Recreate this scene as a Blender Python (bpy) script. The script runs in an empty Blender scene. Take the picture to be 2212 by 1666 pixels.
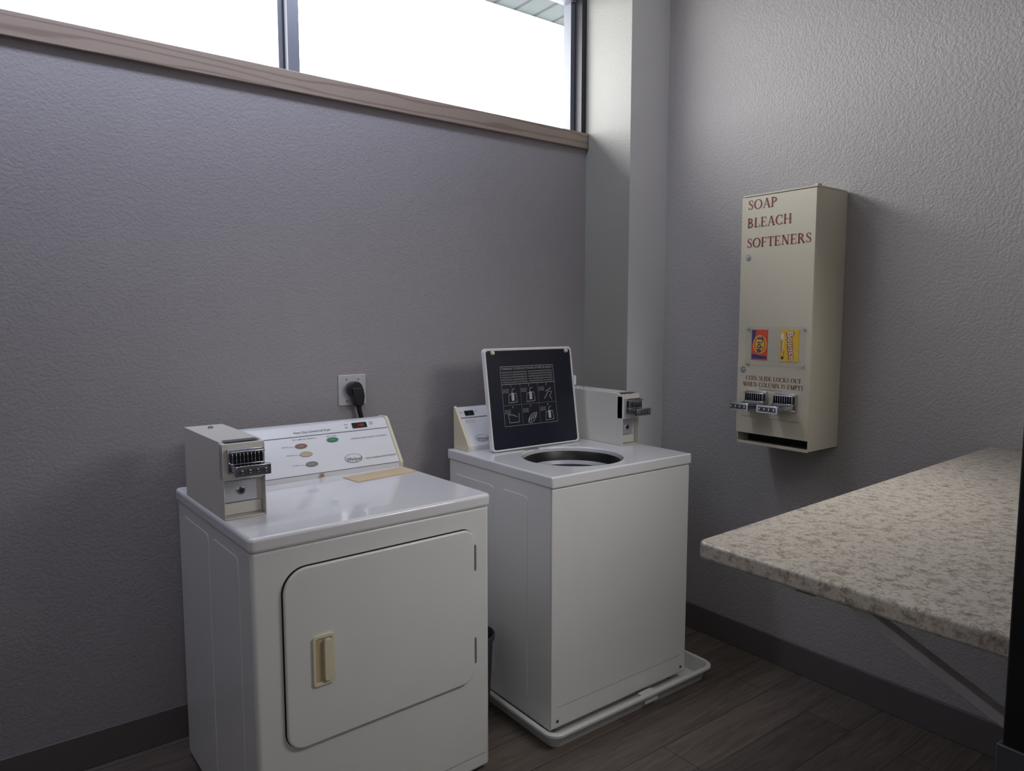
import bpy, math, bmesh
from mathutils import Vector, Matrix
scene=bpy.context.scene
scene.view_settings.view_transform='Standard'
scene.view_settings.look='None'
COL=scene.collection
def lin(c): 
    return tuple(((v/255)/12.92 if v/255<=0.04045 else ((v/255+0.055)/1.055)**2.4) for v in c)+(1,)
# ---------------- materials ----------------
def newmat(name):
    m=bpy.data.materials.new(name); m.use_nodes=True
    nt=m.node_tree; return m,nt,nt.nodes['Principled BSDF']
def mat(name,col,rough=.5,metal=0,bump=None,var=0,spec=.5,coat=0):
    m,nt,p=newmat(name); c=lin(col)
    p.inputs['Base Color'].default_value=c
    p.inputs['Roughness'].default_value=rough; p.inputs['Metallic'].default_value=metal
    p.inputs['Specular IOR Level'].default_value=spec
    p.inputs['Coat Weight'].default_value=coat
    tc=nt.nodes.new('ShaderNodeTexCoord')
    n=nt.nodes.new('ShaderNodeTexNoise'); n.inputs['Scale'].default_value=6; n.inputs['Detail'].default_value=4
    nt.links.new(tc.outputs['Object'],n.inputs['Vector'])
    mx=nt.nodes.new('ShaderNodeMix'); mx.data_type='RGBA'
    v=var if var else .04
    mx.inputs[6].default_value=tuple(x*(1-v) for x in c[:3])+(1,)
    mx.inputs[7].default_value=tuple(min(1,x*(1+v)) for x in c[:3])+(1,)
    nt.links.new(n.outputs['Fac'],mx.inputs[0]); nt.links.new(mx.outputs[2],p.inputs['Base Color'])
    if bump:
        sc,st,di=bump
        n2=nt.nodes.new('ShaderNodeTexNoise'); n2.inputs['Scale'].default_value=sc; n2.inputs['Detail'].default_value=2.5
        nt.links.new(tc.outputs['Object'],n2.inputs['Vector'])
        r=nt.nodes.new('ShaderNodeValToRGB'); r.color_ramp.elements[0].position=.35; r.color_ramp.elements[1].position=.62
        nt.links.new(n2.outputs['Fac'],r.inputs[0])
        b=nt.nodes.new('ShaderNodeBump'); b.inputs['Strength'].default_value=st; b.inputs['Distance'].default_value=di
        nt.links.new(r.outputs[0],b.inputs['Height']); nt.links.new(b.outputs[0],p.inputs['Normal'])
    return m
M={}
M['wallN']=mat('wall_paint_mauve',(153,148,151),.65,bump=(110,.3,.0018))
M['wallE']=mat('wall_paint_textured',(166,162,160),.5,bump=(110,.5,.0024),spec=.35)
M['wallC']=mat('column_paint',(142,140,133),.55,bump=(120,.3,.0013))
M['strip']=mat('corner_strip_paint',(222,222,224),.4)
M['ceil']=mat('ceiling_paint',(225,224,222),.8)
M['base']=mat('vinyl_base',(98,93,92),.5)
M['enamel']=mat('white_enamel',(218,217,215),.32,coat=.3)
M['top']=mat('porcelain_top',(216,215,217),.16,coat=.5)
M['beige']=mat('beige_plastic',(214,205,180),.42)
M['cream']=mat('cream_paint',(203,196,175),.42)
M['meter']=mat('meter_paint',(206,202,195),.45)
M['chrome']=mat('chrome',(200,201,207),.13,1)
M['steel']=mat('steel',(205,206,210),.34,.6)
M['steeld']=mat('dark_steel',(95,97,102),.4,.7)
M['dark']=mat('dark_gap',(22,22,24),.7)
M['seam']=mat('panel_seam',(150,149,147),.5)
M['black']=mat('black_plastic',(14,14,16),.4)
M['navy']=mat('navy_panel',(24,27,42),.28)
M['ink']=mat('print_light',(172,172,168),.5)
M['grayink']=mat('print_gray',(95,95,98),.5)
M['blkink']=mat('print_black',(40,38,40),.5)
M['burg']=mat('print_burgundy',(126,32,44),.5)
M['brn']=mat('print_brown',(110,48,42),.5)
M['panel']=mat('console_face',(214,214,217),.3)
M['green']=mat('oval_green',(48,122,90),.4)
M['redo']=mat('oval_red',(140,98,86),.4)
M['tan']=mat('oval_tan',(186,170,134),.4)
M['gry']=mat('oval_gray',(120,125,125),.4)
M['orange']=mat('box_orange',(230,80,32),.45)
M['blue']=mat('box_blue',(28,50,130),.45)
M['yellow']=mat('box_yellow',(240,196,40),.45)
M['redp']=mat('box_red',(190,40,36),.45)
M['white']=mat('white_paint',(232,232,232),.5)
M['pan']=mat('pan_plastic',(205,205,203),.4)
M['env']=mat('manila_paper',(204,182,150),.8)
M['bin']=mat('bin_plastic',(50,50,54),.5)
M['basket']=mat('tub_gray',(170,170,176),.35)
M['frame']=mat('window_frame_gray',(110,112,120),.45)
M['framed']=mat('window_frame_dark',(34,35,40),.45)
M['hall']=mat('hall_paint',(150,146,146),.7)
M['brass']=mat('brass',(170,140,80),.3,1)
m,nt,p=newmat('red_display'); p.inputs['Base Color'].default_value=lin((190,30,30)); p.inputs['Emission Color'].default_value=lin((255,40,30)); p.inputs['Emission Strength'].default_value=.12; M['led']=m
m=bpy.data.materials.new('window_glass'); m.use_nodes=True; nt=m.node_tree
for n in list(nt.nodes):
    if n.type!='OUTPUT_MATERIAL': nt.nodes.remove(n)
o=[n for n in nt.nodes if n.type=='OUTPUT_MATERIAL'][0]
t=nt.nodes.new('ShaderNodeBsdfTransparent'); g=nt.nodes.new('ShaderNodeBsdfGlossy'); g.inputs['Roughness'].default_value=.02
x=nt.nodes.new('ShaderNodeMixShader'); x.inputs[0].default_value=.04
nt.links.new(t.outputs[0],x.inputs[1]); nt.links.new(g.outputs[0],x.inputs[2]); nt.links.new(x.outputs[0],o.inputs[0]); M['glass']=m
m2=m.copy(); m2.name='clear_plastic'; m2.node_tree.nodes['Mix Shader'].inputs[0].default_value=.05; M['clear']=m2
# granite laminate
m,nt,p=newmat('speckled_laminate'); tc=nt.nodes.new('ShaderNodeTexCoord')
def noise(sc,det,rough=.6,dist=0):
    n=nt.nodes.new('ShaderNodeTexNoise'); n.inputs['Scale'].default_value=sc; n.inputs['Detail'].default_value=det; n.inputs['Roughness'].default_value=rough; n.inputs['Distortion'].default_value=dist
    nt.links.new(tc.outputs['Object'],n.inputs['Vector']); return n
def ramp(n,stops):
    r=nt.nodes.new('ShaderNodeValToRGB'); e=r.color_ramp.elements
    e[0].position=stops[0][0]; e[0].color=stops[0][1]; e[1].position=stops[1][0]; e[1].color=stops[1][1]
    for s in stops[2:]:
        q=e.new(s[0]); q.color=s[1]
    nt.links.new(n.outputs['Fac'],r.inputs[0]); return r
r1=ramp(noise(44,12,.82,.3),[(.35,lin((112,102,95))),(.44,lin((152,142,130))),(.53,lin((190,183,171))),(.66,lin((164,158,148)))])
r2=ramp(noise(135,5,.7),[(.55,(0,0,0,1)),(.66,(1,1,1,1))])
mx=nt.nodes.new('ShaderNodeMix'); mx.data_type='RGBA'; mx.inputs[7].default_value=lin((96,84,78))
sc=nt.nodes.new('ShaderNodeMath'); sc.operation='MULTIPLY'; sc.inputs[1].default_value=.7
nt.links.new(r2.outputs[0],sc.inputs[0]); nt.links.new(sc.outputs[0],mx.inputs[0]); nt.links.new(r1.outputs[0],mx.inputs[6])
nt.links.new(mx.outputs[2],p.inputs['Base Color']); p.inputs['Roughness'].default_value=.36; M['lam']=m
# floor planks
m,nt,p=newmat('dark_plank_floor'); tc=nt.nodes.new('ShaderNodeTexCoord')
br=nt.nodes.new('ShaderNodeTexBrick'); br.inputs['Scale'].default_value=1; br.inputs['Brick Width'].default_value=1.2; br.inputs['Row Height'].default_value=.17
br.inputs['Mortar Size'].default_value=.0015; br.inputs['Color1'].default_value=lin((112,101,93)); br.inputs['Color2'].default_value=lin((97,87,80)); br.inputs['Mortar'].default_value=lin((46,41,38))
nt.links.new(tc.outputs['Object'],br.inputs['Vector'])
mp=nt.nodes.new('ShaderNodeMapping'); mp.inputs['Scale'].default_value=(2.2,26,1); nt.links.new(tc.outputs['Object'],mp.inputs['Vector'])
n=nt.nodes.new('ShaderNodeTexNoise'); n.inputs['Scale'].default_value=1.6; n.inputs['Detail'].default_value=8; n.inputs['Roughness'].default_value=.65; n.inputs['Distortion'].default_value=1.2
nt.links.new(mp.outputs[0],n.inputs['Vector'])
r=nt.nodes.new('ShaderNodeValToRGB'); r.color_ramp.elements[0].position=.3; r.color_ramp.elements[0].color=(.5,.5,.5,1); r.color_ramp.elements[1].position=.7; r.color_ramp.elements[1].color=(1.1,1.1,1.1,1)
nt.links.new(n.outputs['Fac'],r.inputs[0])
mx=nt.nodes.new('ShaderNodeMix'); mx.data_type='RGBA'; mx.blend_type='MULTIPLY'; mx.inputs[0].default_value=1
nt.links.new(br.outputs['Color'],mx.inputs[6]); nt.links.new(r.outputs[0],mx.inputs[7]); nt.links.new(mx.outputs[2],p.inputs['Base Color']); p.inputs['Roughness'].default_value=.5; M['floor']=m
# oak
m,nt,p=newmat('oak_trim'); tc=nt.nodes.new('ShaderNodeTexCoord')
mp=nt.nodes.new('ShaderNodeMapping'); mp.inputs['Scale'].default_value=(1.5,14,14); nt.links.new(tc.outputs['Object'],mp.inputs['Vector'])
w=nt.nodes.new('ShaderNodeTexWave'); w.wave_type='BANDS'; w.bands_direction='Z'; w.inputs['Scale'].default_value=.8; w.inputs['Distortion'].default_value=12; w.inputs['Detail'].default_value=3; w.inputs['Detail Scale'].default_value=.9
nt.links.new(mp.outputs[0],w.inputs['Vector'])
r=nt.nodes.new('ShaderNodeValToRGB'); r.color_ramp.elements[0].color=lin((132,114,104)); r.color_ramp.elements[1].color=lin((152,136,124)); r.color_ramp.elements[0].position=.02; r.color_ramp.elements[1].position=.3
nt.links.new(w.outputs['Fac'],r.inputs[0]); nt.links.new(r.outputs[0],p.inputs['Base Color']); p.inputs['Roughness'].default_value=.4; M['oak']=m
# soffit
m,nt,p=newmat('soffit_metal'); tc=nt.nodes.new('ShaderNodeTexCoord')
w=nt.nodes.new('ShaderNodeTexWave'); w.bands_direction='X'; w.inputs['Scale'].default_value=2.2; nt.links.new(tc.outputs['Object'],w.inputs['Vector'])
r=nt.nodes.new('ShaderNodeValToRGB'); r.color_ramp.elements[0].color=lin((28,32,33)); r.color_ramp.elements[0].position=0; r.color_ramp.elements[1].color=lin((64,71,71)); r.color_ramp.elements[1].position=.12
nt.links.new(w.outputs['Fac'],r.inputs[0]); nt.links.new(r.outputs[0],p.inputs['Base Color']); p.inputs['Specular IOR Level'].default_value=.1; M['soffit']=m

# ---------------- mesh builder ----------------
class B:
    def __init__(s): s.v=[]; s.f=[]; s.mi=[]; s.mats=[]
    def m(s,mt):
        if mt not in s.mats: s.mats.append(mt)
        return s.mats.index(mt)
    def add(s,vs,fs,mt):
        o=len(s.v); k=s.m(mt); s.v+= [tuple(v) for v in vs]
        for f in fs: s.f.append([i+o for i in f]); s.mi.append(k)
    def box(s,x0,x1,y0,y1,z0,z1,mt,skip=()):
        vs=[(x0,y0,z0),(x1,y0,z0),(x1,y1,z0),(x0,y1,z0),(x0,y0,z1),(x1,y0,z1),(x1,y1,z1),(x0,y1,z1)]
        fs={'b':(0,3,2,1),'t':(4,5,6,7),'f':(0,1,5,4),'k':(2,3,7,6),'r':(1,2,6,5),'l':(3,0,4,7)}
        s.add(vs,[f for k,f in fs.items() if k not in skip],mt)
    def prism(s,pts,fr,h,mt):
        O,R,U=[Vector(a) for a in fr]; N=R.cross(U)
        n=len(pts); vs=[O+R*a+U*b for a,b in pts]+[O+R*a+U*b+N*h for a,b in pts]
        fs=[list(range(n))[::-1],list(range(n,2*n))]+[(i,(i+1)%n,(i+1)%n+n,i+n) for i in range(n)]
        s.add(vs,fs,mt)
    def ring(s,outer,inner,fr,h,mt):
        O,R,U=[Vector(a) for a in fr]; N=R.cross(U); n=len(outer)
        vs=[]
        for L,hh in ((outer,0),(outer,h),(inner,0),(inner,h)): vs+=[O+R*a+U*b+N*hh for a,b in L]
        fs=[]
        for i in range(n):
            j=(i+1)%n
            fs+=[(i,j,j+n,i+n),(i+2*n,i+3*n,j+3*n,j+2*n),(i+n,j+n,j+3*n,i+3*n),(i,i+2*n,j+2*n,j)]
        s.add(vs,fs,mt)
    def cyl(s,c,ax,r,h,mt,n=24,r2=None):
        c=Vector(c); ax=Vector(ax).normalized(); a=ax.orthogonal().normalized(); b=ax.cross(a)
        r2=r if r2 is None else r2
        vs=[c+a*r*math.cos(2*math.pi*i/n)+b*r*math.sin(2*math.pi*i/n) for i in range(n)]
        vs+=[c+ax*h+a*r2*math.cos(2*math.pi*i/n)+b*r2*math.sin(2*math.pi*i/n) for i in range(n)]
        s.add(vs,[list(range(n))[::-1],list(range(n,2*n))]+[(i,(i+1)%n,(i+1)%n+n,i+n) for i in range(n)],mt)
    def lathe(s,c,prof,mt,n=48):
        vs=[];fs=[];k=len(prof)
        for i in range(n):
            a=2*math.pi*i/n
            vs+=[(c[0]+r*math.cos(a),c[1]+r*math.sin(a),c[2]+z) for r,z in prof]
        for i in range(n):
            j=(i+1)%n
            for q in range(k-1): fs.append((i*k+q,j*k+q,j*k+q+1,i*k+q+1))
        s.add(vs,fs,mt)
    def tube(s,path,r,mt,n=12):
        P=[Vector(p) for p in path]; vs=[];fs=[]; up=Vector((.31,.2,.9)).normalized()
        for i,p in enumerate(P):
            d=(P[min(i+1,len(P)-1)]-P[max(i-1,0)]).normalized(); a=d.cross(up).normalized(); b=d.cross(a)
            vs+=[p+a*r*math.cos(2*math.pi*k/n)+b*r*math.sin(2*math.pi*k/n) for k in range(n)]
        for i in range(len(P)-1):
            for k in range(n): fs.append((i*n+k,i*n+(k+1)%n,(i+1)*n+(k+1)%n,(i+1)*n+k))
        fs+=[list(range(n)),list(range((len(P)-1)*n,len(P)*n))]
        s.add(vs,fs,mt)
    def flat(s,pts,fr,mt,off=0):
        O,R,U=[Vector(a) for a in fr]; N=R.cross(U)
        s.add([O+R*a+U*b+N*off for a,b in pts],[list(range(len(pts)))],mt)
    def line(s,pts,w,fr,mt,off=0,closed=False):
        if closed: pts=list(pts)+[pts[0]]
        ws=w if isinstance(w,(list,tuple)) else [w]*len(pts)
        O,R,U=[Vector(a) for a in fr]; N=R.cross(U); L=[];n=len(pts)
        for i in range(n):
            a=Vector(pts[max(i-1,0)]);b=Vector(pts[min(i+1,n-1)])
            d=(b-a); d=d.normalized() if d.length else Vector((1,0)); q=Vector((-d.y,d.x))*ws[i]/2; p=Vector(pts[i])
            L+=[p+q,p-q]
        if closed: 
            a=Vector(pts[-2]);b=Vector(pts[1]);d=(b-a).normalized();q=Vector((-d.y,d.x))*ws[0]/2;p=Vector(pts[0]); L[0]=L[-2]=p+q;L[1]=L[-1]=p-q
        s.add([O+R*a.x+U*a.y+N*off for a in L],[(2*i,2*i+1,2*i+3,2*i+2) for i in range(n-1)],mt)
    def text(s,body,x,y,h,fr,mt,off=0,width=None,shear=0,rot=0,align='LEFT',bold=0):
        cu=bpy.data.curves.new('t','FONT'); cu.body=body; cu.size=1; cu.shear=shear; cu.offset=bold; cu.resolution_u=3
        ob=bpy.data.objects.new('t',cu); COL.objects.link(ob); bpy.context.view_layer.update()
        me=ob.evaluated_get(bpy.context.evaluated_depsgraph_get()).to_mesh()
        vs=[v.co.copy() for v in me.vertices]; fs=[list(p.vertices) for p in me.polygons]
        bpy.data.objects.remove(ob); 
        if not vs: return
        x0=min(v.x for v in vs);x1=max(v.x for v in vs)
        sy=h/.7; sx=sy if width is None else width/(x1-x0)
        W=(x1-x0)*sx; sh={'LEFT':0,'CENTER':-W/2,'RIGHT':-W}[align]
        c,sn=math.cos(rot),math.sin(rot); O,R,U=[Vector(a) for a in fr]; N=R.cross(U); out=[]
        for v in vs:
            a=(v.x-x0)*sx+sh; b=v.y*sy; out.append(O+R*(x+a*c-b*sn)+U*(y+a*sn+b*c)+N*off)
        s.add(out,fs,mt)
    def make(s,name,parent=None,bevel=0,seg=3,smooth=True,label=None,cat=None,kind=None,group=None,recalc=True,angle=30):
        me=bpy.data.meshes.new(name); me.from_pydata(s.v,[],s.f)
        for mt in s.mats: me.materials.append(mt)
        for p,k in zip(me.polygons,s.mi): p.material_index=k
        if recalc:
            bm=bmesh.new(); bm.from_mesh(me); bmesh.ops.recalc_face_normals(bm,faces=bm.faces); bm.to_mesh(me); bm.free()
        if smooth:
            for p in me.polygons: p.use_smooth=True
            me.set_sharp_from_angle(angle=math.radians(35))
        ob=bpy.data.objects.new(name,me); COL.objects.link(ob)
        if parent: ob.parent=parent
        if bevel:
            b=ob.modifiers.new('bevel','BEVEL'); b.width=bevel; b.segments=seg; b.limit_method='ANGLE'; b.angle_limit=math.radians(angle); b.harden_normals=False
            b.use_clamp_overlap=True
        if label: ob['label']=label
        if cat: ob['category']=cat
        if kind: ob['kind']=kind
        if group: ob['group']=group
        return ob
def empty(name,loc,rz,label,cat,group=None):
    e=bpy.data.objects.new(name,None); COL.objects.link(e); e.location=loc; e.rotation_euler=(0,0,rz); e.empty_display_size=.1
    e['label']=label; e['category']=cat
    if group: e['group']=group
    return e
def rrect(x0,x1,y0,y1,r,n=8):
    rs=r if isinstance(r,(list,tuple)) else [r]*4  # order: BR, TR, TL, BL
    P=[]
    for (cx,cy,a0,rr) in ((x1,y0,-90,rs[0]),(x1,y1,0,rs[1]),(x0,y1,90,rs[2]),(x0,y0,180,rs[3])):
        ccx=cx-rr if cx==x1 else cx+rr; ccy=cy+rr if cy==y0 else cy-rr
        for i in range(n+1):
            a=math.radians(a0+90*i/n); P.append((ccx+rr*math.cos(a),ccy+rr*math.sin(a)))
    return P
def ell(cx,cy,rx,ry,n=28,rot=0): return [(cx+rx*math.cos(2*math.pi*i/n)*math.cos(rot)-ry*math.sin(2*math.pi*i/n)*math.sin(rot),cy+rx*math.cos(2*math.pi*i/n)*math.sin(rot)+ry*math.sin(2*math.pi*i/n)*math.cos(rot)) for i in range(n)]
def FR(x=0,y=0,z=0): return ((x,y,z),(1,0,0),(0,0,1))

# ---------------- serif lettering ----------------
TK,TN=.16,.065
def arc(cx,cy,rx,ry,a0,a1,n=16):
    P=[];W=[]
    for i in range(n+1):
        a=math.radians(a0+(a1-a0)*i/n); P.append((cx+rx*math.cos(a),cy+ry*math.sin(a))); W.append(TN+(TK-TN)*abs(math.cos(a))**1.3)
    return (P,W)
def sg(x0,y0,x1,y1,w): return ([(x0,y0),(x1,y1)],[w,w])
def sf(x,y,h=.13): return sg(x-h,y,x+h,y,.05)
def stem(x): return [sg(x,0,x,1,TK),sf(x,.025),sf(x,.975)]
G={'A':(.78,[sg(.1,0,.38,1,.06),sg(.38,1,.68,0,TK),sg(.2,.35,.56,.35,.05),sf(.1,.025,.1),sf(.67,.025,.13)]),
'B':(.7,stem(.15)+[arc(.18,.755,.3,.225,90,-90),arc(.18,.265,.38,.245,90,-90)]),
'C':(.78,[arc(.44,.5,.36,.475,48,312,24),sg(.68,.68,.68,.98,.05),sg(.68,.16,.7,.3,.04)]),
'D':(.82,stem(.15)+[arc(.2,.5,.5,.475,90,-90,20)]),
'E':(.68,stem(.15)+[sg(.1,.975,.56,.975,.05),sg(.15,.5,.46,.5,.05),sg(.1,.025,.6,.025,.05),sg(.56,.78,.56,1,.05),sg(.6,0,.6,.25,.05),sg(.46,.4,.46,.6,.04)]),
'F':(.64,stem(.15)+[sg(.1,.975,.56,.975,.05),sg(.15,.5,.46,.5,.05),sg(.56,.76,.56,1,.05),sg(.46,.4,.46,.6,.04)]),
'H':(.86,stem(.15)+stem(.68)+[sg(.15,.5,.68,.5,.05)]),
'I':(.36,stem(.17)),
'K':(.8,stem(.15)+[sg(.2,.42,.62,1,.06),sg(.32,.58,.68,0,TK),sf(.62,.975,.1),sf(.68,.025,.12)]),
'L':(.64,stem(.15)+[sg(.1,.025,.58,.025,.05),sg(.58,0,.58,.28,.05)]),
'M':(.98,[sg(.14,0,.18,1,.06),sg(.18,1,.48,0,TK),sg(.48,0,.78,1,.06),sg(.82,0,.8,1,TK),sf(.14,.025,.1),sf(.82,.025),sf(.15,.975,.08),sf(.84,.975,.08)]),
'N':(.86,[sg(.16,0,.16,1,.06),sg(.16,1,.68,0,TK),sg(.68,0,.68,1,.06),sf(.16,.025,.11),sf(.14,.975,.1),sf(.68,.975,.11)]),
'O':(.88,[arc(.44,.5,.36,.475,0,360,32)]),
'P':(.64,stem(.15)+[arc(.18,.73,.34,.245,90,-90)]),
'R':(.74,stem(.15)+[arc(.18,.745,.32,.23,90,-90),sg(.36,.5,.66,0,TK),sf(.68,.025,.08)]),
'S':(.58,[([(.48,.78),(.41,.93),(.29,.97),(.16,.9),(.12,.76),(.18,.63),(.31,.53),(.44,.42),(.5,.27),(.43,.1),(.3,.03),(.17,.07),(.1,.22)],[.05,.05,.06,.09,.13,.15,.16,.15,.13,.09,.06,.05,.05]),sg(.49,.72,.49,.98,.04),sg(.09,.02,.09,.28,.04)]),
'T':(.68,[sg(.34,0,.34,1,TK),sf(.34,.025),sg(.04,.975,.64,.975,.05),sg(.05,.76,.05,1,.05),sg(.63,.76,.63,1,.05)]),
'U':(.84,[sg(.16,1,.16,.3,TK),([(.16,.32),(.2,.13),(.3,.04),(.42,.02),(.56,.05),(.65,.15),(.68,.32)],[.15,.13,.09,.06,.06,.06,.06]),sg(.68,.3,.68,1,.06),sf(.16,.975),sf(.68,.975,.1)]),
'W':(1.1,[sg(.12,1,.34,0,TK),sg(.34,0,.55,1,.06),sg(.53,1,.76,0,TK),sg(.76,0,.98,1,.06),sf(.12,.975,.11),sf(.55,.975,.1),sf(.98,.975,.09)]),
'Y':(.76,[sg(.12,1,.38,.45,TK),sg(.38,.45,.64,1,.06),sg(.38,0,.38,.47,TK),sf(.38,.025),sf(.12,.975,.11),sf(.64,.975,.1)]),
' ':(.34,[])}
def serif(b,body,x,y,h,width,fr,mt,off):
    tot=sum(G[c][0]+.05 for c in body); sx=width/tot; cx=x
    for c in body:
        adv,st=G[c]
        for P,W in st:
            b.line([(cx+p[0]*sx,y+p[1]*h) for p in P],[w*(sx+h)/2 for w in W],fr,mt,off)
        cx+=(adv+.05)*sx

# ================= ROOM =================
XW,XE,YS,YN,H=-1.0,2.64,.30,2.585,3.1
b=B(); b.box(XW-.15,XE+.15,-2.0,YN+.15,-.1,0,M['floor']); b.make('floor',kind='structure',smooth=False,label='dark wood-look plank floor')
b=B(); b.box(XW-.15,XE+.15,-2.0,YN+.15,H,H+.1,M['ceil']); b.make('ceiling',kind='structure',smooth=False,label='plain white painted ceiling')
WX0,WX1,WZ0,WZ1=-.5,2.39,2.335,3.0
b=B(); b.box(XW,XE,YN,YN+.15,0,WZ0,M['wallN']); b.box(XW,WX0,YN,YN+.15,WZ0,H,M['wallN']); b.box(WX1,XE,YN,YN+.15,WZ0,H,M['wallN']); b.box(WX0,WX1,YN,YN+.15,WZ1,H,M['wallN'])
b.make('wall_north',kind='structure',smooth=False,label='textured mauve-gray wall below a ribbon window')
b=B(); b.box(XE,XE+.15,-2.0,YN+.15,0,H,M['wallE']); b.make('wall_east',kind='structure',smooth=False,label='textured gray painted wall')
b=B(); b.box(XW-.15,XW,-2.0,YN+.15,0,H,M['wallN']); b.make('wall_west',kind='structure',smooth=False,label='gray painted wall')
b=B(); b.box(1.0,XE,YS-.15,YS,0,H,M['wallN']); b.box(XW,-.22,YS-.15,YS,0,H,M['wallN']); b.box(-.22,1.0,YS-.15,YS,2.15,H,M['wallN'])
b.make('wall_south',kind='structure',smooth=False,label='gray wall with a doorway opening')
b=B(); b.box(XW-.15,XE+.15,-2.15,-2.0,0,H,M['hall']); b.make('wall_hall',kind='structure',smooth=False,label='hallway wall opposite the doorway')
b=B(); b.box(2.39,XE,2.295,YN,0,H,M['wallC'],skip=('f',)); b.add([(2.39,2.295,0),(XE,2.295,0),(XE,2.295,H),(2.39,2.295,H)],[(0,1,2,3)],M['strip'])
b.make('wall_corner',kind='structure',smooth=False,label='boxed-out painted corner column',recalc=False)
b=B(); b.box(XW,2.39,YN-.012,YN,0,.12,M['base']); b.make('baseboard_north',kind='structure',bevel=.003,label='dark gray vinyl baseboard')
b=B(); b.box(XE-.012,XE,YS,2.295,0,.12,M['base']); b.make('baseboard_east',kind='structure',bevel=.003,label='dark gray vinyl baseboard')
b=B(); b.box(WX0-.05,2.385,YN-.018,YN+.03,2.272,2.345,M['oak']); b.make('trim_1',kind='structure',bevel=.003,label='oak-stained wood sill trim under the window')
# window
W=B()
y0,y1=YN+.045,YN+.105
W.box(WX0,WX1,y0,y1,WZ0,WZ0+.012,M['framed']); W.box(WX0,WX1,y0,y1,WZ1-.04,WZ1,M['frame'])
W.box(WX0,WX0+.05,y0,y1,WZ0,WZ1,M['frame']); W.box(WX1-.03,WX1,YN+.004,y1,WZ0,WZ1,M['framed']); W.box(WX1-.055,WX1-.03,y0+.01,y1,WZ0,WZ1,M['frame'])
for mx_ in (.955,-.43):
    W.box(mx_-.005,mx_+.038,y0-.02,y1,WZ0,WZ1,M['frame']); W.box(mx_-.025,mx_-.009,y0+.02,y1,WZ0,WZ1,M['frame']); W.box(mx_-.009,mx_-.005,y0+.01,y1,WZ0,WZ1,M['framed'])
win=W.make('window_1',kind='structure',smooth=False,label='long high ribbon window with gray metal frame')
g=B(); g.box(WX0+.02,WX1-.02,YN+.075,YN+.081,WZ0+.005,WZ1-.01,M['glass']); g.make('glass_pane',parent=win,smooth=False)
b=B(); b.box(-2.0,4.2,YN+.15,3.42,3.235,3.26,M['soffit']); b.box(-2.0,4.2,3.40,3.43,3.22,3.38,M['white']); b.make('trim_2',kind='structure',smooth=False,label='ribbed metal roof soffit outside the window')
# door frame
b=B(); b.box(.978,1.03,YS-.17,YS-.001,0,2.15,M['black']); b.box(-.25,-.2,YS-.17,YS+.012,0,2.15,M['black']); b.box(-.25,1.03,YS-.17,YS-.001,2.1,2.16,M['black'])
df=b.make('trim_3',kind='structure',bevel=.003,label='black metal door frame around the doorway')
b=B(); b.box(.974,.9785,YS-.10,YS+.001,.84,.94,M['steeld']); b.box(.974,1.0,YS-.001,YS+.003,.84,.94,M['steeld'])
b.make('strike_plate',parent=df,bevel=.001,label='steel latch strike plate')

# ================= COIN SLIDE =================
def coin_slide(parent,x,y,z,w=.08,L=.085,name='coin_slide',slots=8):
    b=B(); c=M['chrome']
    b.box(x-w/2,x+w/2,y-.014,y,z-.026,z+.040,c)
    b.box(x-w/2+.006,x+w/2-.006,y-.020,y-.008,z+.002,z+.030,M['dark'])
    for i in range(slots+1):
        xx=x-w/2+.008+(w-.016)*i/slots; b.box(xx-.0014,xx+.0014,y-.028,y-.006,z-.002,z+.032,c)
    b.box(x-w/2+.004,x+w/2-.004,y-.030,y-.008,z-.008,z+.003,c); b.box(x-w/2+.002,x+w/2-.002,y-.030,y-.010,z+.031,z+.036,c)
    w2=w*.45
    b.box(x-w2,x-w2+.007,y-L,y,z-.018,z-.003,c); b.box(x+w2-.007,x+w2,y-L,y,z-.018,z-.003,c)
    b.box(x-w2,x+w2,y-L,y-.015,z-.020,z-.016,M['steeld'])
    for i in range(1,5):
        xx=x-w2+2*w2*i/5; b.box(xx-.0015,xx+.0015,y-L+.004,y-.01,z-.016,z-.005,c)
    b.box(x-w2-.003,x+w2+.003,y-L-.010,y-L+.004,z-.026,z+.003,c)
    b.box(x-w2+.005,x+w2-.005,y-L-.0112,y-L-.006,z-.021,z-.003,M['steeld'])
    for i in range(4):
        xx=x-w2+.012+(2*w2-.024)*i/3; b.box(xx-.003,xx+.003,y-L-.0135,y-L-.007,z-.017,z-.007,c)
    return b.make(name,parent=parent,bevel=.0012,seg=2,label='chrome push-in coin slide')
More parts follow.
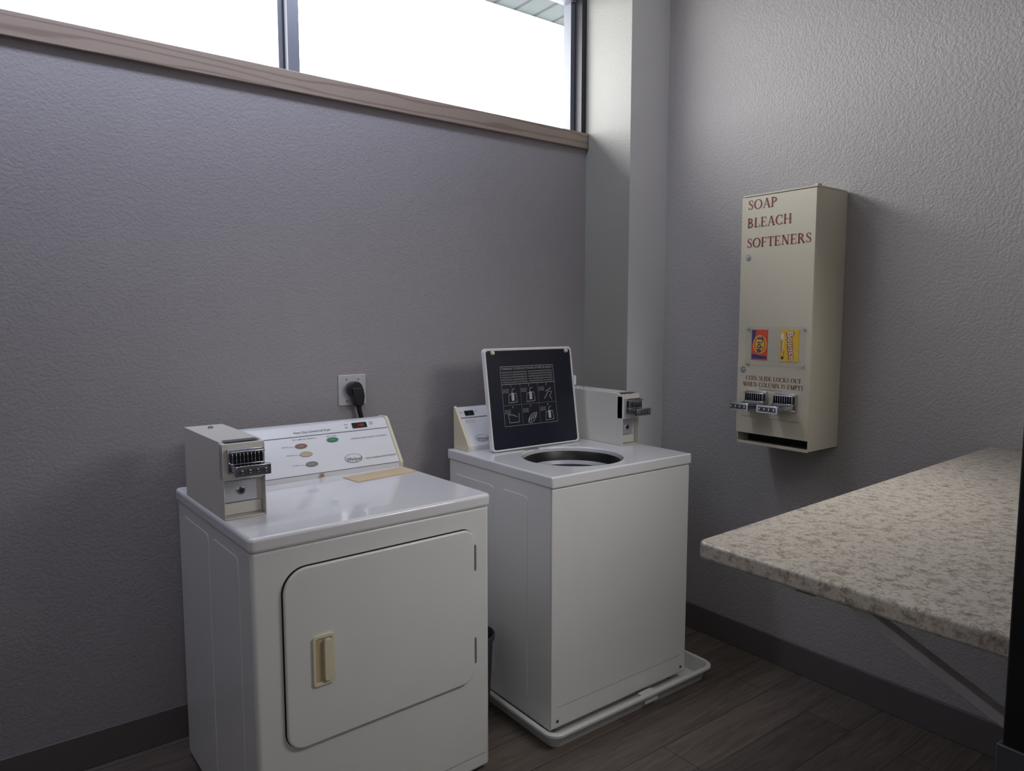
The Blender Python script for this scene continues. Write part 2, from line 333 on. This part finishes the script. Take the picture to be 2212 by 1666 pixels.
def coin_box(parent,x0,x1,yf,yb,z0,z1):
    e=B(); m=M['meter']; zm=z0+(z1-z0)*.52; t=.003
    e.box(x0,x1,yf+.03,yb,z0,z1,m)
    e.box(x0,x0+t,yf,yf+.031,z0,z1-.012,m); e.box(x1-t,x1,yf,yf+.031,z0,z1-.012,m)
    e.box(x0,x1,yf+.002,yf+.031,zm,z1-.004,m); e.box(x0+t,x1-t,yf,yf+.03,z0,z0+.004,m)
    e.box(x0+t,x1-t,yf+.006,yf+.03,zm-.004,zm+.006,m)
    bx=e.make('coin_box',parent=parent,bevel=.002,seg=2,label='beige metal coin meter box')
    v=B(); v.box(x0+.006,x1-.02,yf+.018,yf+.031,z0+.045,zm-.008,M['steel']); cx=(x0+x1)/2-.006; cz=(z0+.045+zm-.008)/2
    v.cyl((cx,yf+.019,cz),(0,-1,0),.011,.005,M['chrome']); v.cyl((cx,yf+.0145,cz),(0,-1,0),.006,.002,M['dark']); v.box(x0+.006,x1-.006,yf+.024,yf+.0305,z0+.008,z0+.04,M['meter'])
    v.make('vault_door',parent=bx,bevel=.001,label='steel vault door with round lock')
    s=B(); s.box(x0+.012,x1-.012,yf+.012,yf+.045,z1-.001,z1+.0008,M['grayink']); s.make('name_plate',parent=bx)
    s=B(); s.cyl(((x0+x1)/2,yf+.30,z1-.001),(0,0,1),.009,.007,M['chrome'],20,.006); s.make('lock',parent=bx,label='round chrome key lock')
    coin_slide(bx,(x0+x1)/2+.002,yf+.002,zm+.044,w=(x1-x0)*.84,L=.062)
    return bx

# ================= DRYER =================
D=empty('clothes_dryer',(.51,1.768,0),math.radians(2.1),'white coin-operated front-door clothes dryer','clothes dryer')
DW,DD=.752,.70
b=B(); b.box(.003,DW-.003,0,DD-.01,.012,.878,M['enamel']); 
b.make('body',parent=D,bevel=.012,seg=4)
for (a,c) in ((-.32,-.10),(-.62,-.36)):
    b=B(); b.prism(rrect(a,c,.08,.84,.02),((.004,0,0),(0,-1,0),(0,0,1)),.0022,M['enamel'])
    b.make('side_panel',parent=D,bevel=.0011,seg=2)
b=B(); b.prism(rrect(-.003,DW+.002,-.007,DD,.018),((0,0,.874),(1,0,0),(0,1,0)),.041,M['top']); b.make('top_panel',parent=D,bevel=.010,seg=4,label='glossy white porcelain top')
b=B(); b.box(.02,DW-.02,-.0008,.002,.060,.062,M['seam']); b.make('toe_seam',parent=D,smooth=False)
dx0,dx1,dz0,dz1=.078,.684,.322,.815
rr=[.045,.04,.065,.05]
dd=B(); dd.prism(rrect(dx0,dx1,dz0,dz1,rr,12),FR(0,-.002,0),.011,M['enamel']); door=dd.make('door',parent=D,bevel=.006,seg=4)
b=B(); b.prism(rrect(dx0-.002,dx1+.002,dz0-.002,dz1+.002,[r+.002 for r in rr],12),FR(0,.001,0),.0028,M['dark']); b.make('door_gap_shade',parent=D,label='dark sheet painted as shade in the gap around the door')  # dark sheet stands in for the shade around the door edge
hx0,hx1,hz0,hz1=.150,.212,.482,.622
b=B(); b.ring(rrect(hx0,hx1,hz0,hz1,.010),rrect(hx0+.008,hx1-.008,hz0+.009,hz1-.009,.006),FR(0,-.012,0),.007,M['beige'])
b.prism(rrect(hx0+.006,hx1-.006,hz0+.006,hz1-.006,.006),FR(0,-.0115,0),.0025,M['tan'])
b.prism(rrect(hx0+.030,hx1-.010,hz0+.012,hz1-.012,.006),FR(0,-.012,0),.014,M['beige'])
b.make('handle',parent=door,bevel=.0025,seg=3,label='beige plastic recessed door handle')
for za,zb in ((.68,.76),(.38,.46)):
    b=B(); b.cyl((dx1+.003,-.006,za),(0,0,1),.0055,zb-za,M['frame'],16); b.box(dx1-.004,dx1+.012,-.004,0,za+.004,zb-.004,M['frame'])
    b.cyl((dx1+.008,-.004,za+.02),(0,-1,0),.003,.002,M['steel'],10); b.cyl((dx1+.008,-.004,zb-.02),(0,-1,0),.003,.002,M['steel'],10)
    b.make('hinge',parent=door,label='gray metal door hinge')
def console(parent,x0,x1,yf,z0,z1,yb,sl,capL=True,capR=True):
    c=B(); yt=yf+sl; sk=.020
    prof=[(yf,z0),(yf,z0+sk),(yt,z1-.006),(yt+.010,z1),(yb,z1),(yb,z0)]
    def pr(xa,xb,P,mt,bb):
        k=len(P); vs=[(xa,p[0],p[1]) for p in P]+[(xb,p[0],p[1]) for p in P]
        bb.add(vs,[list(range(k)),list(range(k,2*k))[::-1]]+[(i,(i+1)%k,(i+1)%k+k,i+k) for i in range(k)],mt)
    pr(x0+.008,x1-.008,prof,M['panel'],c)
    ob=c.make('console',parent=parent,bevel=.003,seg=3,label='slanted white control console')
    big=[(yf-.006,z0+.001),(yf-.008,z0+sk),(yt-.007,z1-.004),(yt+.004,z1+.006),(yb+.002,z1+.004),(yb+.002,z0+.001)]
    for f,(xa,xb) in ((capL,(x0-.002,x0+.010)),(capR,(x1-.010,x1+.002))):
        if f:
            c=B(); pr(xa,xb,big,M['beige'],c)
            c.make('end_cap',parent=ob,bevel=.003,label='beige plastic console end cap')
    dy,dz=yt-yf,(z1-.006)-(z0+sk); L=math.hypot(dy,dz)
    return ob,((0,yf,z0+sk),(1,0,0),(0,dy/L,dz/L)),L
con,fr,L=console(D,.100,DW-.004,.535,.913,1.086,DD-.005,.105,capL=False)
b=B(); o=.0012; K=M['blkink']; GI=M['grayink']
b.flat([(.14,L*.80),(.735,L*.80),(.735,L*.812),(.14,L*.812)],fr,GI,o)
b.flat([(.14,-.002),(.735,-.002),(.735,.0005),(.14,.0005)],fr,GI,o)
b.text('Heavy Duty Commercial Dryer',.37,L*.87,.0085,fr,K,o,shear=.3,width=.14)
b.flat(rrect(.595,.655,L*.86,L*.985,.003),fr,M['black'],o)
b.text('PRICE',.565,L*.95,.004,fr,K,o); b.text('TIME',.565,L*.885,.004,fr,K,o); b.text('START',.665,L*.955,.004,fr,K,o); b.text('DOOR',.665,L*.915,.004,fr,K,o)
for cx,cy,mt in ((.505,.66,'green'),(.385,.60,'redo'),(.395,.42,'tan'),(.405,.20,'gry')):
    b.flat(ell(cx,L*cy,.021,.0085),fr,M[mt],o); b.line(ell(cx,L*cy,.022,.0095),.0012,fr,GI,o,closed=True)
    b.text({'green':'START','redo':'HIGH','tan':'LOW','gry':'FLUFF'}[mt],cx,L*cy-.0025,.005,fr,M['ink'],o+.0004,align='CENTER')
for cx,cy in ((.345,.60),(.355,.42),(.365,.20)):
    b.text('REGULAR' if cy==.6 else 'DELICATE' if cy==.42 else 'NO HEAT',cx-.006,L*cy,.0035,fr,K,o,align='RIGHT'); b.line([(cx-.004,L*cy),(cx+.014,L*cy)],.001,fr,GI,o)
b.text('SELECT FABRIC AND TEMPERATURE',.36,L*.735,.0038,fr,K,o); b.text('PUSH TO START',.485,L*.735,.0038,fr,K,o)
b.text('COMMERCIAL LAUNDRY EQUIPMENT, COIN OPERATED',.575,L*.62,.0048,fr,K,o,width=.145)
b.text('Whirlpool',.535,L*.155,.014,fr,K,o,width=.058,shear=.12)
sw=[(.563+.036*math.cos(math.radians(a))*(1-.12*(a-20)/400),L*.21+.017*math.sin(math.radians(a))) for a in range(70,440,12)]
b.line(sw,[.0006+.0014*math.sin(math.pi*i/(len(sw)-1)) for i in range(len(sw))],fr,GI,o)
b.text('SINGLE LOADER/LAUNDRY PRODUCTS',.608,L*.155,.0055,fr,K,o,width=.125)
for i,t in enumerate(('OPERATING INSTRUCTIONS','1. LOAD CLOTHES','2. CLOSE DOOR','3. SELECT FABRIC SETTING','4. INSERT COINS','5. PUSH START BUTTON','6. CLEAN LINT SCREEN')):
    b.text(t,.150,L*(.70-.085*i),.0060,fr,K,o,width=.028+.003*len(t)*.9)
b.make('printed_graphics',parent=con,smooth=False,recalc=False)
b=B(); b.text('100',.620,L*.89,.011,fr,M['led'],.0018,width=.022); b.make('display_digits',parent=con,smooth=False,recalc=False,label='red digital display digits')
b=B(); O,R,U=[Vector(a) for a in fr]; b.cyl(O+R*.43+U*(-.010)+Vector((0,.001,0)),(0,-1,0),.006,.006,M['brass'],16); b.make('console_screw',parent=con,label='brass screw')
coin_box(D,.003,.118,.200,.575,.915,1.128)
# ================= WASHER =================
Wm=empty('clothes_washer',(1.505,1.785,.022),0,'white coin-operated top-loading washer with raised lid','washing machine')
WW,WD=.71,.65
b=B(); b.box(.0,WW,.0,WD-.005,.012,.875,M['enamel'],skip=('t',)); b.make('body',parent=Wm,bevel=.010,seg=4)
for lx in (.05,WW-.05):
    for ly in (.05,WD-.05):
        b=B(); b.cyl((lx,ly,-.014),(0,0,1),.016,.03,M['black'],14); b.make('leveling_foot',parent=Wm)
b=B(); b.prism(rrect(.002,WW-.002,.022,.868,.004),FR(0,.001,0),.006,M['enamel'])
fp=b.make('front_panel',parent=Wm,bevel=.003)
b=B(); b.box(.03,WW-.03,-.0055,-.003,.093,.0945,M['seam']); b.make('toe_seam',parent=fp,smooth=False)
for sx in (.03,WW-.03):
    b=B(); b.cyl((sx,-.004,.045),(0,-1,0),.006,.004,GI,14,.005); b.cyl((sx,-.008,.045),(0,-1,0),.003,.001,M['dark'],10)
    b.make('screw',parent=fp,label='dark panel screw')
for q in ((-.275,-.125),(-.60,-.33)):
    b=B(); b.prism(rrect(q[0],q[1],.08,.82,.018),((.001,0,0),(0,-1,0),(0,0,1)),.0035,M['enamel']); b.make('side_panel',parent=Wm,bevel=.0017)
hc=(.305,.235); hr=.195
X0,X1,Y0,Y1=-.004,WW+.004,-.011,WD; Z0,Z1=.872,.913
ang=sorted(set([round(2*math.pi*i/96,6) for i in range(96)]+[round(math.atan2(cy-hc[1],cx-hc[0])%(2*math.pi),6) for cx in (X0,X1) for cy in (Y0,Y1)]))
outer=[];inner=[]
for a in ang:
    c,s=math.cos(a),math.sin(a); ts=[]
    if c>1e-9: ts.append((X1-hc[0])/c)
    if c<-1e-9: ts.append((X0-hc[0])/c)
    if s>1e-9: ts.append((Y1-hc[1])/s)
    if s<-1e-9: ts.append((Y0-hc[1])/s)
    t=min(ts); outer.append((hc[0]+t*c,hc[1]+t*s)); inner.append((hc[0]+hr*c,hc[1]+hr*s))
b=B(); b.ring(outer,inner,((0,0,Z0),(1,0,0),(0,1,0)),Z1-Z0,M['top']); b.make('top_panel',parent=Wm,bevel=.010,seg=4,angle=50,label='glossy white top with round tub opening')
b=B(); b.lathe((hc[0],hc[1],0),[(.196,.874),(.194,.893),(.188,.897),(.184,.890),(.178,.856)],M['black']); b.make('tub_ring',parent=Wm,label='black rubber tub ring')
b=B(); b.lathe((hc[0],hc[1],0),[(.180,.862),(.176,.856),(.172,.845),(.205,.825),(.205,.60),(.18,.57),(.0,.57)],M['basket']); b.make('wash_basket',parent=Wm,recalc=False,label='light gray wash basket')
b=B(); b.lathe((hc[0],hc[1],0),[(.16,.575),(.10,.60),(.05,.65),(.042,.82),(.030,.85),(.0,.855)],M['frame'],32)
for i in range(4):
    a=math.pi/2*i+.4; dxx,dyy=math.cos(a),math.sin(a); qx,qy=-dyy*.006,dxx*.006
    P=[(.04,.60),(.15,.59),(.12,.70),(.045,.80)]
    vs=[(hc[0]+dxx*r+qx,hc[1]+dyy*r+qy,z) for r,z in P]+[(hc[0]+dxx*r-qx,hc[1]+dyy*r-qy,z) for r,z in P]
    b.add(vs,[(0,1,2,3),(7,6,5,4),(0,1,5,4),(1,2,6,5),(2,3,7,6)],M['frame'])
b.make('agitator',parent=Wm,label='gray plastic agitator')
# lid
lx0,lx1=.083,.539; ly,lz=.452,.917; dy,dz=.062,.405; LL=math.hypot(dy,dz); up=(0,dy/LL,dz/LL)
lf=((0,ly,lz),(1,0,0),up)
b=B(); b.prism(rrect(lx0,lx1,0,LL,.016),((0,ly+.022,lz-.002),(1,0,0),up),.014,M['enamel']); 
lid=b.make('lid',parent=Wm,bevel=.004,label='raised white lid with navy underside')
b=B(); b.ring(rrect(lx0,lx1,0,LL,.016),rrect(lx0+.007,lx1-.007,.006,LL-.010,.012),((0,ly+.010,lz-.0015),(1,0,0),up),.012,M['enamel']); b.make('lid_rim',parent=lid,bevel=.002,seg=2)
b=B(); b.prism(rrect(lx0+.004,lx1-.004,.004,LL-.006,.014),((0,ly+.009,lz),(1,0,0),up),.0065,M['navy']); b.make('lid_liner',parent=lid,label='navy blue lid underside panel')
for xx in (lx0+.04,lx1-.03):
    b=B(); b.cyl(Vector((xx,ly+.002,lz))+Vector(up)*(LL-.018),(0,-1,.15),.009,.009,M['beige'],16,.007); b.make('lid_bumper',parent=lid,label='beige rubber lid bumper')
b=B(); b.box(lx1-.006,lx1+.004,ly+.028,ly+.05,lz+.24,lz+.28,M['white']); b.make('lid_latch',parent=lid,bevel=.001)
b=B(); I=M['ink']; o=-.0015
q0,q1,p0,p1=.155,.430,.095,.335
b.line([(q0,p0),(q1,p0),(q1,p1),(q0,p1)],.0022,lf,I,o,closed=True)
b.text('WARNING: TO REDUCE THE RISK OF FIRE OR INJURY',q0+.006,p1-.013,.008,lf,I,o,width=q1-q0-.012)
for i in range(5):
    b.text('READ AND FOLLOW ALL INSTRUCTIONS BEFORE USE'[(i*3)%9:],q0+.006,p1-.026-.010*i,.0055,lf,I,o,width=(q1-q0)*.46)
    b.text('DO NOT WASH ARTICLES SOILED WITH GASOLINE'[(i*4)%11:],q0+(q1-q0)*.51,p1-.026-.010*i,.0055,lf,I,o,width=(q1-q0)*.46)
b.line([(q0,p1-.072),(q1,p1-.072)],.0022,lf,I,o)
cw=(q1-q0)/3; ph=(p1-.072-p0)/2
for r_ in range(2):
    for c_ in range(3):
        cx=q0+cw*c_; cy=p0+ph*(1-r_); k=r_*3+c_
        b.line([(cx,cy),(cx+cw,cy),(cx+cw,cy+ph),(cx,cy+ph)],.0014,lf,I,o,closed=True)
        b.text(str(k+1),cx+cw*.5,cy+ph-.013,.009,lf,I,o,align='CENTER')
        for j in range(3): b.text(('ADD','LOAD','SET','TURN','USE','CLOSE')[(k+j)%6]+' '+('SOAP','LID','DIAL')[j],cx+.004,cy+ph-.022-.006*j,.0038,lf,I,o,width=.03)
        mxx=cx+cw*.55; my=cy+ph*.30
        if k in (0,1,5):
            b.line([(mxx-.022,my-.016),(mxx-.018,my+.018),(mxx+.018,my+.022),(mxx+.022,my-.014)],.0022,lf,I,o,closed=True)
            b.flat(rrect(mxx-.006,mxx+.008,my-.008,my+.024,.003),lf,I,o); b.line([(mxx-.002,my+.024),(mxx,my+.038),(mxx+.012,my+.04)],.002,lf,I,o)
        elif k==2:
            b.line([(mxx-.02,my-.01),(mxx+.005,my+.02),(mxx+.024,my+.018),(mxx+.01,my),(mxx+.02,my-.014)],.0025,lf,I,o); b.line([(mxx-.012,my+.02),(mxx+.02,my+.034)],.002,lf,I,o)
        elif k==3:
            b.line([(mxx-.03,my+.022),(mxx-.026,my-.012),(mxx+.022,my-.012),(mxx+.024,my+.024)],.002,lf,I,o); b.line([(mxx-.03,my+.022),(mxx-.004,my+.018),(mxx+.012,my+.01)],.002,lf,I,o)
        else:
            for t in range(4): b.line([(mxx-.022+.012*t,my-.018+.006*t),(mxx-.012+.012*t,my+.004+.006*t)],.003,lf,I,o)
            b.line(ell(mxx,my,.026,.013,rot=.7),.0018,lf,I,o,closed=True)
b.make('instruction_diagram',parent=lid,smooth=False,recalc=False,label='white printed instruction pictograms')
b=B(); b.flat([(.225,.428),(.30,.428),(.30,.445),(.225,.445)],((0,0,.9135),(1,0,0),(0,1,0)),M['gry'],.0004)
for j in range(3): b.text('SERIAL NUMBER AND MODEL',.228,.430+.005*j,.003,((0,0,.9135),(1,0,0),(0,1,0)),K,.0008,width=.068)
b.make('rating_label',parent=Wm,smooth=False,recalc=False)
con,fr,L=console(Wm,.028,.60,.545,.912,1.080,WD-.003,.095)
b=B(); o=.0012
b.flat([(.04,L*.74),(.59,L*.74),(.59,L*.755),(.04,L*.755)],fr,GI,o)
b.flat(rrect(.065,.110,L*.80,L*.93,.003),fr,M['black'],o); b.text('PRICE',.044,L*.88,.004,fr,K,o); b.text('TIME',.115,L*.88,.004,fr,K,o)
for i in range(2): b.text('OPERATING INSTRUCTIONS 1. LOAD CLOTHES'[i*3:i*3+24],.055,L*(.66-.045*i) ,.003,fr,K,o,width=.05)
b.text('Whirlpool',.085,L*.14,.012,fr,K,o,width=.05,shear=.12)
sw=[(.108+.031*math.cos(math.radians(a)),L*.19+.015*math.sin(math.radians(a))) for a in range(70,440,12)]
b.line(sw,[.0006+.0014*math.sin(math.pi*i/(len(sw)-1)) for i in range(len(sw))],fr,GI,o)
b.make('printed_graphics',parent=con,smooth=False,recalc=False)
b=B(); b.text('8',.083,L*.83,.010,fr,M['green'],.0018); b.make('display_digits',parent=con,smooth=False,recalc=False)
coin_box(Wm,.606,.706,.262,WD-.01,.913,1.132)
# ================= DRAIN PAN =================
b=B()
ox0,ox1,oy0,oy1=1.458,2.325,1.712,2.53
def loop(d,z,r): return [(x,y,z) for x,y in rrect(ox0+d,ox1-d,oy0+d,oy1-d,r,8)]
loops=[loop(.03,0.001,.03),loop(.012,.052,.045),loop(.0,.052,.05),loop(.0,.060,.05),loop(.004,.064,.05),loop(.016,.062,.04),loop(.034,.008,.03)]
n=len(loops[0]); vs=[p for l in loops for p in l]; fs=[(i+k*n,(i+1)%n+k*n,(i+1)%n+(k+1)*n,i+(k+1)*n) for k in range(len(loops)-1) for i in range(n)]
fs+=[list(range(n))[::-1],list(range((len(loops)-1)*n,len(loops)*n))]
b.add(vs,fs,M['pan']); b.box(1.92,1.99,oy0+.012,oy0+.05,.022,.05,M['pan'])
b.make('drain_pan',label='white plastic drain pan under the washer',cat='drain pan')
# ================= DISPENSER =================
P=empty('soap_dispenser',(2.432,1.720,.965),-math.pi/2,'cream metal coin-operated laundry soap dispenser on wall','vending dispenser')
PW,PD,PH=.308,.2075,.975
b=B(); b.box(0,PW,.004,PD,.048,PH-.004,M['cream']); b.box(0,.004,.0,PD,.0,.05,M['cream']); b.box(PW-.004,PW,.0,PD,.0,.05,M['cream']); b.box(0,PW,0,PD,0,.005,M['cream']); b.box(.002,PW-.002,0,.003,.004,.012,M['cream'])
b.box(.004,PW-.004,.07,PD-.001,.005,.05,M['dark']); b.box(.004,PW-.004,.004,.07,.044,.049,M['dark']); b.box(-.001,PW+.002,-.004,PD-.01,PH-.006,PH,M['cream']); b.box(PW-.012,PW+.002,-.003,.02,PH-.001,PH+.006,M['cream'])
b.make('body',parent=P,bevel=.002,seg=2)
b=B(); b.box(-.004,PW-.001,-.003,.006,.044,PH-.008,M['cream']); dr=b.make('door',parent=P,bevel=.0015,seg=2)
f=FR(0,-.003,0); o=.0008
for tx_,x_,z_,h_,w_,mm in (('SOAP',.022,.919,.036,.129,'burg'),('BLEACH',.022,.850,.036,.192,'burg'),('SOFTENERS',.022,.773,.036,.272,'burg'),('COIN SLIDE LOCKS OUT',.036,.257,.017,.238,'brn'),('WHEN COLUMN IS EMPTY',.024,.232,.017,.262,'brn')):
    b=B(); serif(b,tx_,x_,z_,h_,w_,f,M[mm],o); b.make('lettering',parent=dr,smooth=False,recalc=False,label='dark red serif lettering')
b=B(); b.text('VENDS MIN. AND COIN CO. ELY, OHIO',.095,.221,.004,f,M['brn'],o,width=.10); b.make('lettering',parent=dr,smooth=False,recalc=False,label='tiny brown lettering')
for lxx,lzz in ((.030,.735),(.024,.297)):
    b=B(); b.cyl((lxx,-.003,lzz),(0,-1,0),.012,.005,M['chrome'],24,.010); b.cyl((lxx,-.008,lzz),(0,-1,0),.007,.003,M['steel'],18); b.box(lxx-.001,lxx+.001,-.0115,-.0108,lzz-.004,lzz+.004,M['dark']); b.make('lock',parent=dr,label='round chrome key lock')
b=B(); b.prism(rrect(.058,.128,.338,.455,.002),f,.002,M['orange']); 
f2=FR(0,-.005,0); cx,cy=.095,.398
b.flat([(.060,.453),(.078,.453),(.070,.40),(.060,.40)],f2,M['blue'],.0003)
b.flat([(.060,.342),(.126,.342),(.126,.352),(.060,.360)],f2,M['blue'],.0003)
b.flat(ell(cx,cy,.030,.036),f2,M['yellow'],.0004); b.flat(ell(cx,cy,.025,.030),f2,M['orange'],.0006); b.flat(ell(cx,cy,.020,.025),f2,M['yellow'],.0008)
b.text('Tide',cx-.010,cy+.033,.024,f2,M['blue'],.0012,width=.066,rot=-math.pi/2,bold=.015)
b.make('detergent_box_front',parent=dr,smooth=False,recalc=False,label='orange detergent box front')
b=B(); b.prism(rrect(.182,.258,.336,.455,.002),f,.002,M['yellow'])
b.text('Bounce',.208,.446,.029,f2,M['redp'],.0006,width=.106,rot=-math.pi/2+.12,bold=.06); b.text('Bounce',.2105,.445,.0255,f2,M['white'],.0012,width=.103,rot=-math.pi/2+.12,bold=.01)
b.flat(ell(.191,.43,.006,.014),f2,M['white'],.0006); b.line([(.190,.36),(.196,.40),(.200,.43)],[.001,.004,.001],f2,M['white'],.0006); b.line([(.194,.345),(.200,.375)],[.001,.003],f2,M['redp'],.0006)
b.flat(ell(.193,.350,.006,.006),f2,M['blue'],.0006); b.text('OUTDOOR FRESH',.186,.42,.005,f2,M['blue'],.0008,width=.05,rot=-math.pi/2)
b.make('fabric_sheet_box_front',parent=dr,smooth=False,recalc=False,label='yellow dryer sheet box front')
b=B(); b.box(.036,.286,-.010,-.0075,.315,.467,M['clear']); vw=b.make('display_window',parent=dr,smooth=False,label='clear plastic display cover')
b=B(); b.line([(.037,.316),(.285,.316),(.285,.466),(.037,.466)],.0012,FR(0,-.0102,0),M['ink'],0,closed=True); b.make('cover_edge',parent=vw,smooth=False)
for xx in (.044,.278):
    for zz in (.323,.459):
        b=B(); b.cyl((xx,-.003,zz),(0,-1,0),.005,.010,M['steel'],14); b.make('screw',parent=vw,label='small steel screw')
b=B(); b.prism(rrect(.018,.272,.112,.215,.006),f,.002,M['cream']); b.make('slide_plate',parent=dr,bevel=.001,seg=2)
for sx in (.092,.216): coin_slide(dr,sx,-.005,.176,w=.092,L=.115)
# ================= OUTLET + CORD =================
E=empty('electrical_outlet',(1.158,YN,1.185),0,'stainless steel wall plate with round black receptacle','electrical outlet')
b=B(); b.prism(rrect(-.058,.058,-.060,.060,.003),FR(),.006,M['steel']); pl=b.make('wall_plate',parent=E,bevel=.002)
b=B(); b.cyl((0,-.005,0),(0,-1,0),.027,.006,M['black'],28); b.make('receptacle',parent=E)
for xx,zz in ((-.025,.042),(.025,.042),(-.025,-.042),(.025,-.042)):
    b=B(); b.cyl((xx,-.005,zz),(0,-1,0),.0035,.003,M['chrome'],12); b.make('screw',parent=pl)
C=empty('power_cord',(1.158,YN-.012,1.185),0,'thick black dryer power cord with angled plug','power cord')
b=B(); pts=ell(0,0,.030,.030,28); b.prism(pts,FR(0,0,.005),.028,M['black'])
b.prism([(-.024,.012),(.024,.012),(.030,-.022),(.026,-.055),(.016,-.064),(-.004,-.062),(-.014,-.040)],FR(.004,-.001,0),.034,M['black']); b.make('plug',parent=C,bevel=.005,label='black angled plug')
b=B(); pp=[(.012,-.018,-.055),(.018,-.018,-.085),(.026,-.020,-.12),(.034,-.022,-.17),(.038,-.022,-.26),(.036,-.022,-.5),(.03,-.022,-.8),(.02,-.022,-1.0)]
b.tube(pp,.009,M['black'],14); b.make('cord',parent=C)
# ================= ENVELOPE =================
b=B(); b.box(-.122,.122,-.048,.048,0,.0022,M['env']); b.add([(-.122,.048,.0023),(.122,.048,.0023),(.09,.012,.0027),(-.09,.012,.0027)],[(0,3,2,1)],M['env'])
en=b.make('envelope',smooth=False,label='tan paper envelope lying on the dryer top',cat='envelope'); en.location=(1.105,2.240,.9155); en.rotation_euler=(0,0,math.radians(8))
# ================= WASTEBASKET =================
b=B(); b.lathe((0,0,0),[(.0,.003),(.062,.0),(.064,.006),(.080,.31),(.086,.312),(.087,.33),(.082,.332),(.078,.31),(.060,.01),(.0,.008)],M['bin'],40)
wb=b.make('wastebasket',label='small dark gray plastic wastebasket between the machines',cat='wastebasket'); wb.location=(1.362,2.06,0)
# ================= COUNTER =================
Ct=empty('folding_counter',(1.063,YS+.002,0),0,'speckled beige laminate folding counter on wall bracket','countertop')
zt=1.043; th=.032; ww=XE-1.063-.001
b=B(); pts=[(0,.0),(ww,.0),(ww,.595),(.02,.5345),(.006,.529),(0,.516)]
b.prism(pts,((0,0,zt-th),(1,0,0),(0,1,0)),th,M['lam']); b.make('worktop',parent=Ct,bevel=.006,seg=4)
b=B(); bx=.19
b.box(bx-.012,bx+.012,.0,.465,zt-th-.006,zt-th,M['white']); b.box(bx-.012,bx+.012,.0,.008,.70,zt-th,M['white'])
a=Vector((0,.465,zt-th-.004)); c=Vector((0,.010,.806)); d=(c-a).normalized(); nn=Vector((0,-d.z,d.y))*.009
vs=[Vector((bx+s*.012,0,0))+q for s in (-1,1) for q in (a+nn,a-nn,c-nn,c+nn)]
b.add(vs,[(0,1,2,3),(7,6,5,4),(0,4,5,1),(1,5,6,2),(2,6,7,3),(3,7,4,0)],M['white'])
b.make('bracket',parent=Ct,bevel=.0015,label='white painted steel support bracket')
b=B(); b.box(.012,.04,.30,.335,zt-th-.006,zt-th,M['oak']); b.make('cleat',parent=Ct,bevel=.001,label='small wood cleat')

# ================= LIGHT =================
w=bpy.data.worlds.new('World'); scene.world=w; w.use_nodes=True; nt=w.node_tree
bg=nt.nodes['Background']; tc=nt.nodes.new('ShaderNodeTexCoord'); sp=nt.nodes.new('ShaderNodeSeparateXYZ'); nt.links.new(tc.outputs['Generated'],sp.inputs[0])
r=nt.nodes.new('ShaderNodeValToRGB'); mr=nt.nodes.new('ShaderNodeMapRange'); mr.inputs[1].default_value=-1; nt.links.new(sp.outputs['Z'],mr.inputs[0]); nt.links.new(mr.outputs[0],r.inputs[0])
r.color_ramp.elements[0].position=.49; r.color_ramp.elements[0].color=(.50,.51,.52,1); r.color_ramp.elements[1].position=.51; r.color_ramp.elements[1].color=(.96,.98,1,1)
nt.links.new(r.outputs[0],bg.inputs[0]); bg.inputs[1].default_value=13.0
def area(name,loc,rot,sx,sy,en,col=(1,1,1),portal=False,spread=None):
    l=bpy.data.lights.new(name,'AREA'); l.shape='RECTANGLE'; l.size=sx; l.size_y=sy; l.energy=en; l.color=col
    if spread: l.spread=spread
    if portal: l.cycles.is_portal=True
    o=bpy.data.objects.new(name,l); COL.objects.link(o); o.location=loc; o.rotation_euler=rot; return o
area('window_portal',((WX0+WX1)/2,YN+.16,(WZ0+WZ1)/2),(-math.pi/2,0,0),WX1-WX0,WZ1-WZ0,1,portal=True)
area('hall_fill',(-.25,-1.0,1.95),(math.radians(78),0,math.radians(-20)),.9,.7,7,(1,.98,.95))  # unseen fill added behind the camera to lift machine fronts and bracket
area('upper_wall_fill',(.35,2.16,3.06),(math.radians(50),0,0),2.4,.2,30,(.70,.78,1))  # added cool fill for ceiling bounce and haze on the upper window wall
sl=area('south_fill',(1.9,.42,1.9),(0,0,0),.9,.4,4.5,(1,.99,.97),spread=math.radians(95)); sl.rotation_euler=(Vector((1.2,1.8,.6))-sl.location).to_track_quat('-Z','Y').to_euler()  # added out-of-view fill above the counter, aimed at the machine fronts
# ================= CAMERA =================
cd=bpy.data.cameras.new('camera'); cd.sensor_width=36; cd.lens=1530/2212*36; cd.clip_start=.02
co=bpy.data.objects.new('camera',cd); COL.objects.link(co); co.location=(0,0,1.46); co.rotation_euler=(math.radians(90-5.34),0,math.radians(-36.93)); scene.camera=co
